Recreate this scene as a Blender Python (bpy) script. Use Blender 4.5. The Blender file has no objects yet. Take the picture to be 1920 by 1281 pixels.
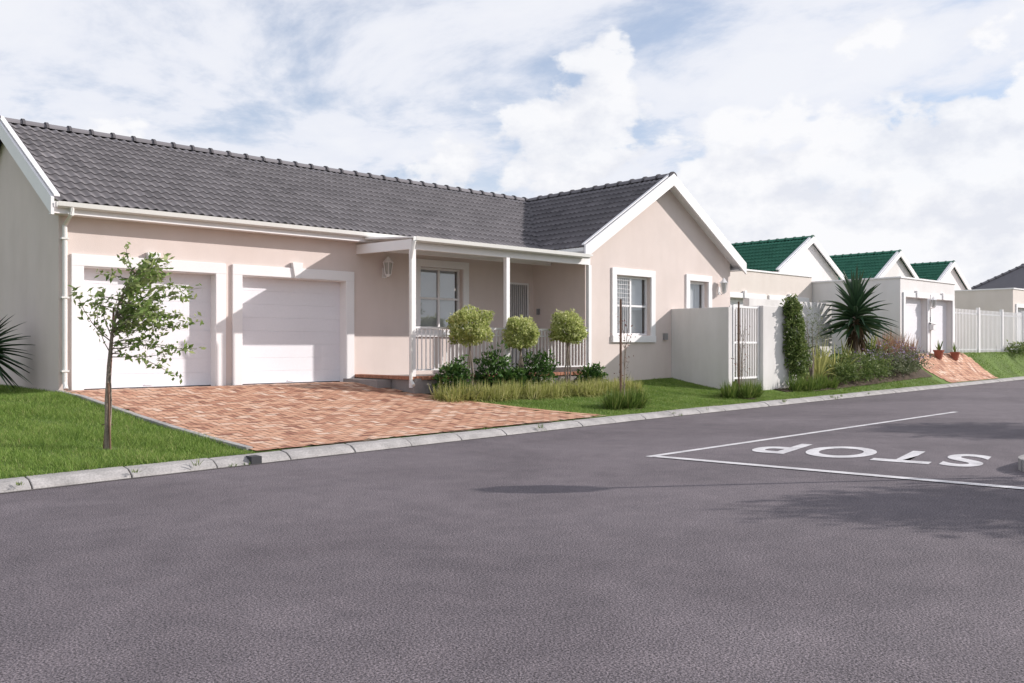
import bpy, bmesh, math, random
import numpy as np
from mathutils import Vector, Matrix
random.seed(7); rng=np.random.default_rng(7)
S=bpy.context.scene
S.view_settings.view_transform='Standard'; S.view_settings.look='None'; S.view_settings.exposure=0

# ------------------------------------------------------------------ materials
def new_mat(name):
    m=bpy.data.materials.new(name); m.use_nodes=True
    nt=m.node_tree; b=nt.nodes['Principled BSDF']; return m,nt,b
def N(nt,t,**kw):
    n=nt.nodes.new(t)
    for k,v in kw.items():
        if k in n.inputs: n.inputs[k].default_value=v
        else: setattr(n,k,v)
    return n
def c4(c): return (c[0],c[1],c[2],1)
def mat(name,c,rough=0.8,var=0.12,scale=1.5,fine=60,bump=0.0,c2=None,spec=0.3,metal=0,streak=0):
    m,nt,b=new_mat(name); L=nt.links
    tc=N(nt,'ShaderNodeTexCoord'); src=tc.outputs['Object']
    n1=N(nt,'ShaderNodeTexNoise',Scale=scale,Detail=4.0,Roughness=0.6); L.new(src,n1.inputs['Vector'])
    n2=N(nt,'ShaderNodeTexNoise',Scale=fine,Detail=2.0); L.new(src,n2.inputs['Vector'])
    mx=N(nt,'ShaderNodeMix',data_type='FLOAT'); mx.inputs[0].default_value=0.4
    L.new(n1.outputs['Fac'],mx.inputs[2]); L.new(n2.outputs['Fac'],mx.inputs[3])
    cr=N(nt,'ShaderNodeValToRGB'); cr.color_ramp.elements[0].position=0.3; cr.color_ramp.elements[1].position=0.7
    lo=c2 if c2 else [v*(1-var*1.6) for v in c]; hi=[min(1,v*(1+var)) for v in c]
    cr.color_ramp.elements[0].color=c4(lo); cr.color_ramp.elements[1].color=c4(hi)
    L.new(mx.outputs[0],cr.inputs[0]); col=cr.outputs[0]
    if streak:
        mp=N(nt,'ShaderNodeMapping'); mp.inputs['Scale'].default_value=(1.6,1.6,0.35); L.new(src,mp.inputs[0])
        n3=N(nt,'ShaderNodeTexNoise',Scale=1.0,Detail=5.0,Roughness=0.6); L.new(mp.outputs[0],n3.inputs['Vector'])
        c3=N(nt,'ShaderNodeValToRGB'); c3.color_ramp.elements[0].position=0.3; c3.color_ramp.elements[1].position=0.65
        k=1-streak; c3.color_ramp.elements[0].color=(k,k*0.99,k*0.98,1); c3.color_ramp.elements[1].color=(1,1,1,1); L.new(n3.outputs['Fac'],c3.inputs[0])
        mu=N(nt,'ShaderNodeMix',data_type='RGBA',blend_type='MULTIPLY'); mu.inputs[0].default_value=1; L.new(col,mu.inputs[6]); L.new(c3.outputs[0],mu.inputs[7]); col=mu.outputs[2]
    L.new(col,b.inputs['Base Color'])
    b.inputs['Roughness'].default_value=rough; b.inputs['Specular IOR Level'].default_value=spec; b.inputs['Metallic'].default_value=metal
    if bump:
        bp=N(nt,'ShaderNodeBump',Strength=bump,Distance=0.01); L.new(n2.outputs['Fac'],bp.inputs['Height']); L.new(bp.outputs[0],b.inputs['Normal'])
    return m
def attr_mat(name,stops,rough=0.6,trans=0.0,noise=0.0,spec=0.25):
    """colour from the per-face attribute 'Col'"""
    m,nt,b=new_mat(name); L=nt.links
    a=N(nt,'ShaderNodeAttribute',attribute_name='Col')
    src=a.outputs['Fac']
    if noise:
        tc=N(nt,'ShaderNodeTexCoord'); n1=N(nt,'ShaderNodeTexNoise',Scale=2.0,Detail=3.0); L.new(tc.outputs['Object'],n1.inputs['Vector'])
        ma=N(nt,'ShaderNodeMath',operation='MULTIPLY_ADD'); ma.inputs[1].default_value=noise; 
        L.new(n1.outputs['Fac'],ma.inputs[0]); L.new(src,ma.inputs[2])
        mb=N(nt,'ShaderNodeMath',operation='SUBTRACT'); mb.inputs[1].default_value=noise*0.5; L.new(ma.outputs[0],mb.inputs[0]); src=mb.outputs[0]
    cr=N(nt,'ShaderNodeValToRGB'); e=cr.color_ramp.elements
    e[0].position=stops[0][0]; e[0].color=c4(stops[0][1]); e[1].position=stops[-1][0]; e[1].color=c4(stops[-1][1])
    for p,c in stops[1:-1]:
        x=e.new(p); x.color=c4(c)
    L.new(src,cr.inputs[0]); L.new(cr.outputs[0],b.inputs['Base Color'])
    b.inputs['Roughness'].default_value=rough; b.inputs['Specular IOR Level'].default_value=spec
    if trans:
        t=N(nt,'ShaderNodeBsdfTranslucent'); L.new(cr.outputs[0],t.inputs[0])
        ms=N(nt,'ShaderNodeMixShader'); ms.inputs[0].default_value=trans
        L.new(b.outputs[0],ms.inputs[1]); L.new(t.outputs[0],ms.inputs[2]); L.new(ms.outputs[0],nt.nodes['Material Output'].inputs[0])
    return m

M={}
M['stucco']=mat('stucco',(0.70,0.605,0.565),0.9,0.05,0.9,90,0.35,streak=0.05)
M['cream']=mat('cream_plaster',(0.72,0.65,0.60),0.9,0.05,0.8,80,0.25,streak=0.06)
M['whitewall']=mat('white_plaster',(0.77,0.74,0.73),0.9,0.05,0.7,80,0.25,streak=0.06)
M['bound']=mat('boundary_plaster',(0.71,0.685,0.67),0.9,0.06,0.8,80,0.3,streak=0.12)
M['white']=mat('white_paint',(0.82,0.80,0.80),0.5,0.03,1.2,40,0.03)
M['door']=mat('garage_door_paint',(0.77,0.76,0.795),0.45,0.03,0.8,30,0.03)
M['pvc']=mat('gutter_plastic',(0.72,0.71,0.68),0.4,0.04,2,30)
M['concrete']=mat('kerb_concrete',(0.37,0.35,0.34),0.9,0.25,3.5,45,0.5)
M['slab']=mat('porch_slab',(0.3,0.27,0.26),0.9,0.12,2,40,0.3)
M['brick']=mat('red_brick',(0.42,0.19,0.12),0.85,0.2,6,40,0.3)
M['mortar']=mat('jointing_sand',(0.24,0.17,0.13),0.95,0.2,5,60,0.3)
M['soil']=mat('soil',(0.085,0.06,0.04),0.95,0.4,4,60,0.8)
M['bark']=mat('bark',(0.27,0.22,0.18),0.9,0.3,8,60,0.5)
M['darkwood']=mat('stake_wood',(0.19,0.115,0.08),0.85,0.25,8,60,0.3)
M['dark']=mat('dark_interior',(0.05,0.05,0.055),0.8,0.1)
M['blind']=mat('blind_fabric',(0.62,0.61,0.62),0.8,0.05)
M['lampglass']=mat('lamp_glass',(0.45,0.44,0.42),0.3,0.05)
M['terracotta']=mat('terracotta',(0.34,0.11,0.07),0.8,0.15,5,40)
M['grey_metal']=mat('grey_metal',(0.35,0.35,0.36),0.4,0.05,2,30,0,metal=0.7)
M['signred']=mat('sign_red',(0.5,0.02,0.02),0.4,0.03)
M['roadpaint']=mat('road_paint',(0.72,0.70,0.71),0.8,0.08,3,90,0.3,c2=(0.36,0.345,0.355))
M['tiles']=attr_mat('grey_roof_tiles',[(0.0,(0.05,0.046,0.051)),(0.25,(0.15,0.141,0.15)),(0.75,(0.235,0.220,0.232)),(1.0,(0.33,0.31,0.325))],0.8,0,0.2,0.2)
M['green_tiles']=attr_mat('green_roof_tiles',[(0.0,(0.008,0.05,0.03)),(0.25,(0.035,0.15,0.10)),(0.75,(0.055,0.21,0.14)),(1.0,(0.09,0.27,0.19))],0.5,0,0.2)
M['pavers']=attr_mat('paving_bricks',[(0.0,(0.27,0.125,0.085)),(0.3,(0.45,0.23,0.15)),(0.6,(0.57,0.33,0.22)),(0.8,(0.60,0.385,0.28)),(1.0,(0.68,0.50,0.39))],0.85,0,0.40)
M['grass']=attr_mat('grass_blades',[(0.0,(0.085,0.16,0.028)),(0.5,(0.19,0.29,0.055)),(0.85,(0.29,0.37,0.10)),(1.0,(0.42,0.39,0.18))],0.55,0.3,0.55)
M['leaf_tree']=attr_mat('tree_leaves',[(0.0,(0.09,0.16,0.03)),(0.5,(0.21,0.30,0.08)),(1.0,(0.44,0.48,0.22))],0.45,0.4)
M['leaf_yellow']=attr_mat('variegated_leaves',[(0.0,(0.12,0.17,0.035)),(0.4,(0.36,0.42,0.12)),(0.8,(0.60,0.62,0.27)),(1.0,(0.72,0.72,0.42))],0.5,0.35)
M['leaf_dark']=attr_mat('dark_leaves',[(0.0,(0.018,0.05,0.01)),(0.5,(0.05,0.115,0.025)),(1.0,(0.12,0.21,0.05))],0.45,0.25)
M['leaf_mid']=attr_mat('mid_leaves',[(0.0,(0.045,0.085,0.02)),(0.5,(0.12,0.175,0.045)),(1.0,(0.26,0.30,0.11))],0.55,0.25)
M['leaf_grey']=attr_mat('grey_green_leaves',[(0.0,(0.06,0.085,0.04)),(0.5,(0.15,0.18,0.09)),(1.0,(0.30,0.30,0.19))],0.6,0.2)
M['border']=attr_mat('border_grass',[(0.0,(0.17,0.20,0.04)),(0.5,(0.40,0.41,0.13)),(1.0,(0.66,0.60,0.32))],0.55,0.35)
M['clump']=attr_mat('clump_grass',[(0.0,(0.05,0.10,0.018)),(0.6,(0.15,0.22,0.045)),(1.0,(0.32,0.33,0.11))],0.5,0.3)
M['flax']=attr_mat('flax_leaves',[(0.0,(0.20,0.23,0.06)),(1.0,(0.58,0.56,0.22))],0.5,0.3)
M['redgrass']=attr_mat('red_grass',[(0.0,(0.18,0.09,0.05)),(1.0,(0.50,0.31,0.20))],0.6,0.3)
M['aloe']=attr_mat('aloe_leaves',[(0.0,(0.018,0.045,0.02)),(0.6,(0.045,0.095,0.045)),(1.0,(0.11,0.17,0.08))],0.4,0.1,0,0.4)
M['aloe_dead']=attr_mat('dead_leaves',[(0.0,(0.07,0.045,0.025)),(1.0,(0.2,0.14,0.08))],0.8,0.1)
M['purple']=attr_mat('flowers',[(0.0,(0.20,0.12,0.25)),(1.0,(0.5,0.4,0.55))],0.6,0.2)
M['succ']=attr_mat('red_succulent',[(0.0,(0.10,0.03,0.02)),(1.0,(0.30,0.10,0.06))],0.5,0.1)

# glass (thin pane)
m,nt,b=new_mat('window_glass'); nt.nodes.remove(b); L=nt.links
tr=N(nt,'ShaderNodeBsdfTransparent'); tr.inputs[0].default_value=(0.86,0.89,0.90,1)
gl=N(nt,'ShaderNodeBsdfGlossy',Roughness=0.02); gl.inputs[0].default_value=(0.9,0.95,1,1)
ms=N(nt,'ShaderNodeMixShader'); ms.inputs[0].default_value=0.17
L.new(tr.outputs[0],ms.inputs[1]); L.new(gl.outputs[0],ms.inputs[2]); L.new(ms.outputs[0],nt.nodes['Material Output'].inputs[0])
M['glass']=m

# asphalt
m,nt,b=new_mat('asphalt'); L=nt.links
tc=N(nt,'ShaderNodeTexCoord')
nb=N(nt,'ShaderNodeTexNoise',Scale=0.32,Detail=5.0,Roughness=0.68,Distortion=0.6); L.new(tc.outputs['Object'],nb.inputs['Vector'])
nf=N(nt,'ShaderNodeTexNoise',Scale=75.0,Detail=2.0,Roughness=0.8); L.new(tc.outputs['Object'],nf.inputs['Vector'])
vo=N(nt,'ShaderNodeTexVoronoi',Scale=90.0); L.new(tc.outputs['Object'],vo.inputs['Vector'])
nm=N(nt,'ShaderNodeTexNoise',Scale=3.0,Detail=5.0,Roughness=0.75); L.new(tc.outputs['Object'],nm.inputs['Vector'])
cr=N(nt,'ShaderNodeValToRGB'); cr.color_ramp.elements[0].position=0.3; cr.color_ramp.elements[1].position=0.72
cr.color_ramp.elements[0].color=(0.104,0.090,0.099,1); cr.color_ramp.elements[1].color=(0.168,0.147,0.159,1); L.new(nb.outputs['Fac'],cr.inputs[0])
cf=N(nt,'ShaderNodeValToRGB'); cf.color_ramp.elements[0].position=0.36; cf.color_ramp.elements[1].position=0.66
cf.color_ramp.elements[0].color=(0.30,0.30,0.30,1); cf.color_ramp.elements[1].color=(1.8,1.77,1.78,1); L.new(nf.outputs['Fac'],cf.inputs[0])
mu=N(nt,'ShaderNodeMix',data_type='RGBA',blend_type='MULTIPLY'); mu.inputs[0].default_value=1; L.new(cr.outputs[0],mu.inputs[6]); L.new(cf.outputs[0],mu.inputs[7])
cm=N(nt,'ShaderNodeValToRGB'); cm.color_ramp.elements[0].position=0.32; cm.color_ramp.elements[1].position=0.78
cm.color_ramp.elements[0].color=(0.86,0.86,0.86,1); cm.color_ramp.elements[1].color=(1.22,1.20,1.18,1); L.new(nm.outputs['Fac'],cm.inputs[0])
mu2=N(nt,'ShaderNodeMix',data_type='RGBA',blend_type='MULTIPLY'); mu2.inputs[0].default_value=1; L.new(mu.outputs[2],mu2.inputs[6]); L.new(cm.outputs[0],mu2.inputs[7])
L.new(mu2.outputs[2],b.inputs['Base Color']); b.inputs['Roughness'].default_value=0.85; b.inputs['Specular IOR Level'].default_value=0.3
bp=N(nt,'ShaderNodeBump',Strength=0.7,Distance=0.006); L.new(vo.outputs['Distance'],bp.inputs['Height']); L.new(bp.outputs[0],b.inputs['Normal'])
M['asphalt']=m
M['turf']=mat('turf',(0.12,0.18,0.04),0.95,0.3,1.2,50,0.8,c2=(0.06,0.09,0.022))
M['earth']=mat('open_ground',(0.10,0.12,0.05),0.95,0.3,0.05,1,0.3)

# ------------------------------------------------------------------ mesh helpers
def empty(name):
    o=bpy.data.objects.new(name,None); S.collection.objects.link(o); o.empty_display_size=0.2; return o
def np_mesh(name,V,F,mt,parent=None,col=None,smooth=False):
    V=np.asarray(V,dtype=np.float32); F=np.asarray(F,dtype=np.int32)
    me=bpy.data.meshes.new(name); k=F.shape[1]; m=len(F)
    me.vertices.add(len(V)); me.vertices.foreach_set('co',V.ravel())
    me.loops.add(m*k); me.loops.foreach_set('vertex_index',F.ravel())
    me.polygons.add(m); me.polygons.foreach_set('loop_start',np.arange(0,m*k,k,dtype=np.int32))
    me.update(calc_edges=True)
    if col is not None:
        a=me.attributes.new('Col','FLOAT','FACE'); a.data.foreach_set('value',np.asarray(col,dtype=np.float32))
    if smooth: me.polygons.foreach_set('use_smooth',np.ones(m,dtype=bool))
    me.materials.append(M[mt]); o=bpy.data.objects.new(name,me); S.collection.objects.link(o)
    if parent: o.parent=parent
    return o
class MB:
    def __init__(s): s.v=[]; s.f=[]; s.c=[]
    def add(s,vs,fs,c=0.5):
        n=len(s.v); s.v+= [tuple(v) for v in vs]; s.f+=[tuple(i+n for i in f) for f in fs]; s.c+=[c]*len(fs); return s
    def box(s,x0,x1,y0,y1,z0,z1,c=0.5):
        return s.add([(x0,y0,z0),(x1,y0,z0),(x1,y1,z0),(x0,y1,z0),(x0,y0,z1),(x1,y0,z1),(x1,y1,z1),(x0,y1,z1)],
            [(0,3,2,1),(4,5,6,7),(0,1,5,4),(1,2,6,5),(2,3,7,6),(3,0,4,7)],c)
    def prism(s,p0,p1,a,b,c=0.5):
        p0=Vector(p0);p1=Vector(p1);a=Vector(a);b=Vector(b)
        return s.add([p0,p0+a,p0+a+b,p0+b,p1,p1+a,p1+a+b,p1+b],[(0,1,2,3),(7,6,5,4),(0,4,5,1),(1,5,6,2),(2,6,7,3),(3,7,4,0)],c)
    def poly(s,vs,c=0.5): return s.add(vs,[tuple(range(len(vs)))],c)
    def tube(s,pts,rad,n=8,c=0.5,cap=True):
        pts=[Vector(p) for p in pts]
        if not hasattr(rad,'__len__'): rad=[rad]*len(pts)
        base=[];
        for i,p in enumerate(pts):
            d=(pts[min(i+1,len(pts)-1)]-pts[max(i-1,0)]).normalized()
            u=d.cross(Vector((0.31,0.17,1) if abs(d.z)<0.9 else (1,0,0))).normalized(); w=d.cross(u)
            base+= [p+rad[i]*(math.cos(2*math.pi*k/n)*u+math.sin(2*math.pi*k/n)*w) for k in range(n)]
        fs=[]
        for i in range(len(pts)-1):
            for k in range(n):
                fs.append((i*n+k,i*n+(k+1)%n,(i+1)*n+(k+1)%n,(i+1)*n+k))
        if cap: fs.append(tuple(range(n))[::-1]); fs.append(tuple((len(pts)-1)*n+k for k in range(n)))
        return s.add(base,fs,c)
    def wall(s,x0,x1,z0,z1,y,ops=(),depth=0.25,c=0.5):
        """sheet in XZ at y facing -Y, with openings (xa,xb,za,zb) and reveals going +Y"""
        xs=sorted(set([x0,x1]+[v for o in ops for v in o[:2]])); zs=sorted(set([z0,z1]+[v for o in ops for v in o[2:4]]))
        for i in range(len(xs)-1):
            for j in range(len(zs)-1):
                cx=(xs[i]+xs[i+1])/2; cz=(zs[j]+zs[j+1])/2
                if any(o[0]<cx<o[1] and o[2]<cz<o[3] for o in ops): continue
                s.poly([(xs[i],y,zs[j]),(xs[i+1],y,zs[j]),(xs[i+1],y,zs[j+1]),(xs[i],y,zs[j+1])],c)
        for a,b_,za,zb in ops:
            s.poly([(a,y,za),(a,y,zb),(a,y+depth,zb),(a,y+depth,za)],c); s.poly([(b_,y,za),(b_,y+depth,za),(b_,y+depth,zb),(b_,y,zb)],c)
            s.poly([(a,y,zb),(b_,y,zb),(b_,y+depth,zb),(a,y+depth,zb)],c); s.poly([(a,y,za),(a,y+depth,za),(b_,y+depth,za),(b_,y,za)],c)
        return s
    def make(s,name,mt,parent=None,bevel=0,attr=False,smooth=False):
        me=bpy.data.meshes.new(name); me.from_pydata(s.v,[],s.f); me.update()
        if attr:
            a=me.attributes.new('Col','FLOAT','FACE'); a.data.foreach_set('value',np.array(s.c,dtype=np.float32))
        me.materials.append(M[mt]); o=bpy.data.objects.new(name,me); S.collection.objects.link(o)
        if parent: o.parent=parent
        if smooth: me.polygons.foreach_set('use_smooth',np.ones(len(me.polygons),dtype=bool))
        if bevel:
            md=o.modifiers.new('b','BEVEL'); md.width=bevel; md.segments=2; md.limit_method='ANGLE'
        return o

# ------------------------------------------------------------------ terrain functions
def kf(X):   # road-side foot of the kerb
    return 10.57+np.where(np.asarray(X)<13.1,0.104,0.072)*(np.asarray(X)-13.1)
KW=0.28
def sm(a,b,x):
    t=np.clip((np.asarray(x,dtype=float)-a)/(b-a),0,1); return t*t*(3-2*t)
def H(X,Y):
    X=np.asarray(X,dtype=float); Y=np.asarray(Y,dtype=float)
    Lz=0.50+0.11*sm(3.2,4.6,X)+0.47*sm(20,31,X); Yh=15.6-1.9*sm(11,28,X)
    kb=kf(X)+KW; u=np.clip((Y-kb)/(Yh-kb),0,1)
    return 0.095+(Lz-0.095)*u**1.3
def Hf(x,y): return float(H(x,y))
def xr(y):   # right edge of driveway
    y=np.asarray(y,dtype=float); return np.where(y>14.2,10.3,10.3+1.75*np.clip((14.2-y)/3.4,0,2)**1.25)
def xl(y):
    y=np.asarray(y,dtype=float); return 4.35+0.60*np.clip((16.2-y)/6.0,0,1.2)

g=MB(); g.poly([(-900,-900,-0.02),(1200,-900,-0.02),(1200,1200,-0.02),(-900,1200,-0.02)]); g.make('ground','earth')
g=MB()
xs=[-60,-20,0,5,13.1,30,60,150,260]
for i in range(len(xs)-1):
    a,b_=xs[i],xs[i+1]; g.poly([(a,-9,0),(b_,-9,0),(b_,float(kf(b_))+0.02,0),(a,float(kf(a))+0.02,0)])
g.make('road','asphalt')
X=np.concatenate([np.linspace(-60,-6,20),np.linspace(-5.5,40,120),np.linspace(42,260,60)])
dY=np.concatenate([np.linspace(0,7,36),np.linspace(7.5,20,14),[30,50,90,160,260]])
XX,DD=np.meshgrid(X,dY,indexing='ij'); YY=kf(XX)+KW-0.01+DD; ZZ=H(XX,YY)
nx,ny=XX.shape; idx=np.arange(nx*ny).reshape(nx,ny)
F=np.stack([idx[:-1,:-1],idx[1:,:-1],idx[1:,1:],idx[:-1,1:]],-1).reshape(-1,4)
np_mesh('lawn_ground',np.stack([XX,YY,ZZ],-1).reshape(-1,3),F,'turf',smooth=True)

# kerb
g=MB(); x=-30.0
while x<75:
    ln=0.98; x1=x+ln-0.014
    prof=[(0,-0.01),(0.02,0.025),(0.07,0.055),(0.13,0.082),(KW,0.098),(KW,-0.01)]
    dz=random.uniform(-0.005,0.005); dy=random.uniform(-0.009,0.009)
    p0=[(x,float(kf(x))+o+dy,z+(dz if z>0 else 0)) for o,z in prof]; p1=[(x1,float(kf(x1))+o+dy,z+(dz if z>0 else 0)) for o,z in prof]
    n=len(prof); fs=[(i,i+n,i+1+n,i+1) for i in range(n-1)]+[tuple(range(n)),tuple(range(2*n-1,n-1,-1))]
    g.add(p0+p1,fs); x+=ln
g.make('kerb','concrete',bevel=0.008)
g=MB()
for i in range(-30,75):
    a,b_=i,i+1.0; g.poly([(a,float(kf(a))-0.05,0.004),(b_,float(kf(b_))-0.05,0.004),(b_,float(kf(b_))+0.01,0.004),(a,float(kf(a))+0.01,0.004)])
M['gut']=mat('gutter_grit',(0.13,0.115,0.11),0.95,0.4,6,60,0.5); g.make('road_edge_grit','gut')

# ---------------- driveway
def driveway(name,xa,xb,y0f,y1,cond,seed):
    r=np.random.default_rng(seed); par=empty(name)
    w=0.105; V=[];F=[];C=[]; n=0
    ni=int((xb-xa)/w)+4; nj=int(7.5/w)+4; y0=float(kf(xa))+KW-0.3; gp=0.0055
    for i in range(-2,ni):
        for j in range(-2,nj):
            k=(i-j)%4
            if k==0: X0,Y0,X1,Y1=xa+i*w,y0+j*w,xa+(i+2)*w,y0+(j+1)*w
            elif k==3: X0,Y0,X1,Y1=xa+i*w,y0+j*w,xa+(i+1)*w,y0+(j+2)*w
            else: continue
            X0+=gp;Y0+=gp;X1-=gp;Y1-=gp
            if not (cond((X0+X1)/2,(Y0+Y1)/2)): continue
            Y0=max(Y0,float(kf(X0))+KW+0.002)
            if Y1-Y0<0.02: continue
            cs=[(X0,Y0),(X1,Y0),(X1,Y1),(X0,Y1)]; dz=0.024+r.normal()*0.0012
            V+=[(a,b_,dz) for a,b_ in cs]; F.append((n,n+1,n+2,n+3)); n+=4
            C.append(np.clip(r.normal(0.5,0.24),0,1))
    V=np.array(V); V[:,2]+=H(V[:,0],V[:,1])
    np_mesh('paving_bricks',V,F,'pavers',par,C)
    V=[];F=[];n=0; st=0.2
    for i in range(int((xb-xa)/st)+1):
        for j in range(int(7.5/st)+1):
            a,b_=xa+i*st,y0+0.32+j*st
            if cond(a+st/2,b_+st/2) and cond(a,b_) and cond(a+st,b_+st):
                V+=[(a,b_,0.013),(a+st,b_,0.013),(a+st,b_+st,0.013),(a,b_+st,0.013)]; F.append((n,n+1,n+2,n+3)); n+=4
    V=np.array(V); V[:,2]+=H(V[:,0],V[:,1]); np_mesh('jointing_bed',V,F,'mortar',par)
    return par
def c1(x,y): return (float(xl(y))+0.03<x<float(xr(y))-0.02) and float(kf(x))+KW-0.03<y<16.17
dw=driveway('driveway',4.2,12.4,0,0,c1,3)
g=MB()
ys=np.linspace(16.1,10.2,7)
for a,b_ in zip(ys[:-1],ys[1:]):
    p0=Vector((float(xl(a))-0.05,a,Hf(xl(a),a)-0.04)); p1=Vector((float(xl(b_))-0.05,b_+0.01,Hf(xl(b_),b_)-0.04)); g.prism(p0,p1,(0.09,0,0),(0,0,0.085))
g.make('edging','concrete',dw,bevel=0.006)
V=[];F=[];C=[];n=0
ys=np.arange(10.85,14.15,0.108)
for y in ys:
    x0=float(xr(y))-0.04; x1=float(xr(y+0.1))-0.04
    for (a,b_) in [(x0,y),(x0+0.2,y+0.02),(x1+0.2,y+0.122),(x1,y+0.102)]: V.append((a,b_,Hf(a,b_)+0.028))
    F.append((n,n+1,n+2,n+3)); n+=4; C.append(random.uniform(0.2,0.7))
np_mesh('border_course',V,F,'pavers',dw,C)
g=MB(); xd=4.72
g.box(xd,xd+0.13,float(kf(xd))-0.006,float(kf(xd))+0.15,-0.01,0.09)
g.make('kerb_drain','dark')
driveway('driveway',31.5,37.0,0,0,lambda x,y:31.5+(14-y)*0.15<x<36.9+(14-y)*0.4 and float(kf(x))+KW-0.03<y<13.9,5)

# ---------------- road markings
rm=empty('stop_line_marking')
g=MB(); 
def strip(p,q,w,z=0.005):
    p=Vector((*p,z));q=Vector((*q,z)); d=(q-p).normalized(); s=Vector((-d.y,d.x,0))*w/2
    g.poly([p-s,q-s,q+s,p+s])
strip((8.72,7.0),(19.4,7.36),0.10); strip((8.8,6.93),(9.52,2.7),0.15,0.0085)
g.make('painted_lines','roadpaint',rm)
cu=bpy.data.curves.new('stop_text','FONT'); cu.body='STOP'; cu.size=1.0; cu.offset=0.022; cu.align_x='CENTER'; cu.align_y='CENTER'; cu.space_character=1.12
to=bpy.data.objects.new('stop_text_src',cu); S.collection.objects.link(to)
bpy.context.view_layer.update(); dg=bpy.context.evaluated_depsgraph_get()
me=bpy.data.meshes.new_from_object(to.evaluated_get(dg)); bpy.data.objects.remove(to)
xsn=[v.co.x for v in me.vertices]; ysn=[v.co.y for v in me.vertices]; w=max(xsn)-min(xsn); h=max(ysn)-min(ysn)
cxn=(max(xsn)+min(xsn))/2; cyn=(max(ysn)+min(ysn))/2
bd=Vector((-0.22,0.975,0)); ud=Vector((-0.975,-0.22,0)); cen=Vector((11.05,5.3,0.006))
for v in me.vertices:
    a=(v.co.x-cxn)/w*2.75; b_=(v.co.y-cyn)/h*1.35; v.co=cen+bd*a+ud*b_
me.materials.clear(); me.materials.append(M['roadpaint'])
so=bpy.data.objects.new('stop_road_marking',me); S.collection.objects.link(so)

# ------------------------------------------------------------------ roofs
def tile_roof(name,P0,U,V,length,slope,mt,parent,per=0.168,course=0.33,seed=1):
    P0=np.array(P0,float);U=np.array(U,float);V=np.array(V,float);Nn=np.cross(U,V); 
    if Nn[2]<0: Nn=-Nn
    r=np.random.default_rng(seed)
    ns=int(length/per*8); s=np.linspace(0,length,ns+1); ph=(s/per)%1
    prof=0.036*np.clip(np.cos(2*np.pi*ph)*0.5+0.5,0,1)**1.2
    nc=int(round(slope/course)); c=slope/nc
    rows=[];off=[]
    for j in range(nc):
        rows+=[j*c-0.012,j*c-0.010,(j+1)*c-0.0]; off+=[0.012,0.032,0.003]
    rows=np.array(rows);off=np.array(off)
    SS,RR=np.meshgrid(s,rows,indexing='ij')
    hh=prof[:,None]+off[None,:]+ (r.normal(size=(ns+1,1))*0.0006)
    P=P0+SS[...,None]*U+RR[...,None]*V+hh[...,None]*Nn
    nx,ny=SS.shape; idx=np.arange(nx*ny).reshape(nx,ny)
    F=np.stack([idx[:-1,:-1],idx[1:,:-1],idx[1:,1:],idx[:-1,1:]],-1)
    tc=(s[:-1]//(per*2)).astype(int); tv=r.normal(0.5,0.08,size=(tc.max()+1,nc))
    C=np.zeros((nx-1,ny-1))
    for j in range(ny-1):
        C[:,j]=tv[tc,min(j//3,nc-1)]
        if j%3==2: C[:,j]=0.0          # shadow of the gap under each course, painted into the tile colour
        if j%3==0: C[:,j]-=0.12
    return np_mesh(name,P.reshape(-1,3),F.reshape(-1,4),mt,parent,np.clip(C,0,1).ravel())
def ridge(name,p0,p1,mt,parent,r=0.11,seg=0.42):
    p0=Vector(p0);p1=Vector(p1);d=(p1-p0);Ln=d.length;d.normalize();side=d.cross(Vector((0,0,1))).normalized()
    g=MB();n=max(1,int(Ln/seg))
    for i in range(n):
        a=p0+d*(i*Ln/n-0.03); b_=p0+d*((i+1)*Ln/n); cc=random.uniform(0.4,0.65); cd=0.16
        def ring(q,rr): return [q+side*math.cos(math.pi*k/8)*rr*1.15+Vector((0,0,math.sin(math.pi*k/8)*rr-0.02)) for k in range(9)]
        R=[ring(a,r*1.24),ring(a+d*0.05,r*1.24),ring(a+d*0.055,r),ring(b_,r*0.97)]
        vs=[v for q in R for v in q]
        g.add(vs[:27],[(w*9+k,w*9+k+1,(w+1)*9+k+1,(w+1)*9+k) for w in range(2) for k in range(8)],cd)
        g.add(vs[18:],[(k,k+1,9+k+1,9+k) for k in range(8)],cc); g.add(vs[:9],[tuple(range(9))],0.05)
    g.make(name,mt,parent,attr=True)
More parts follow.
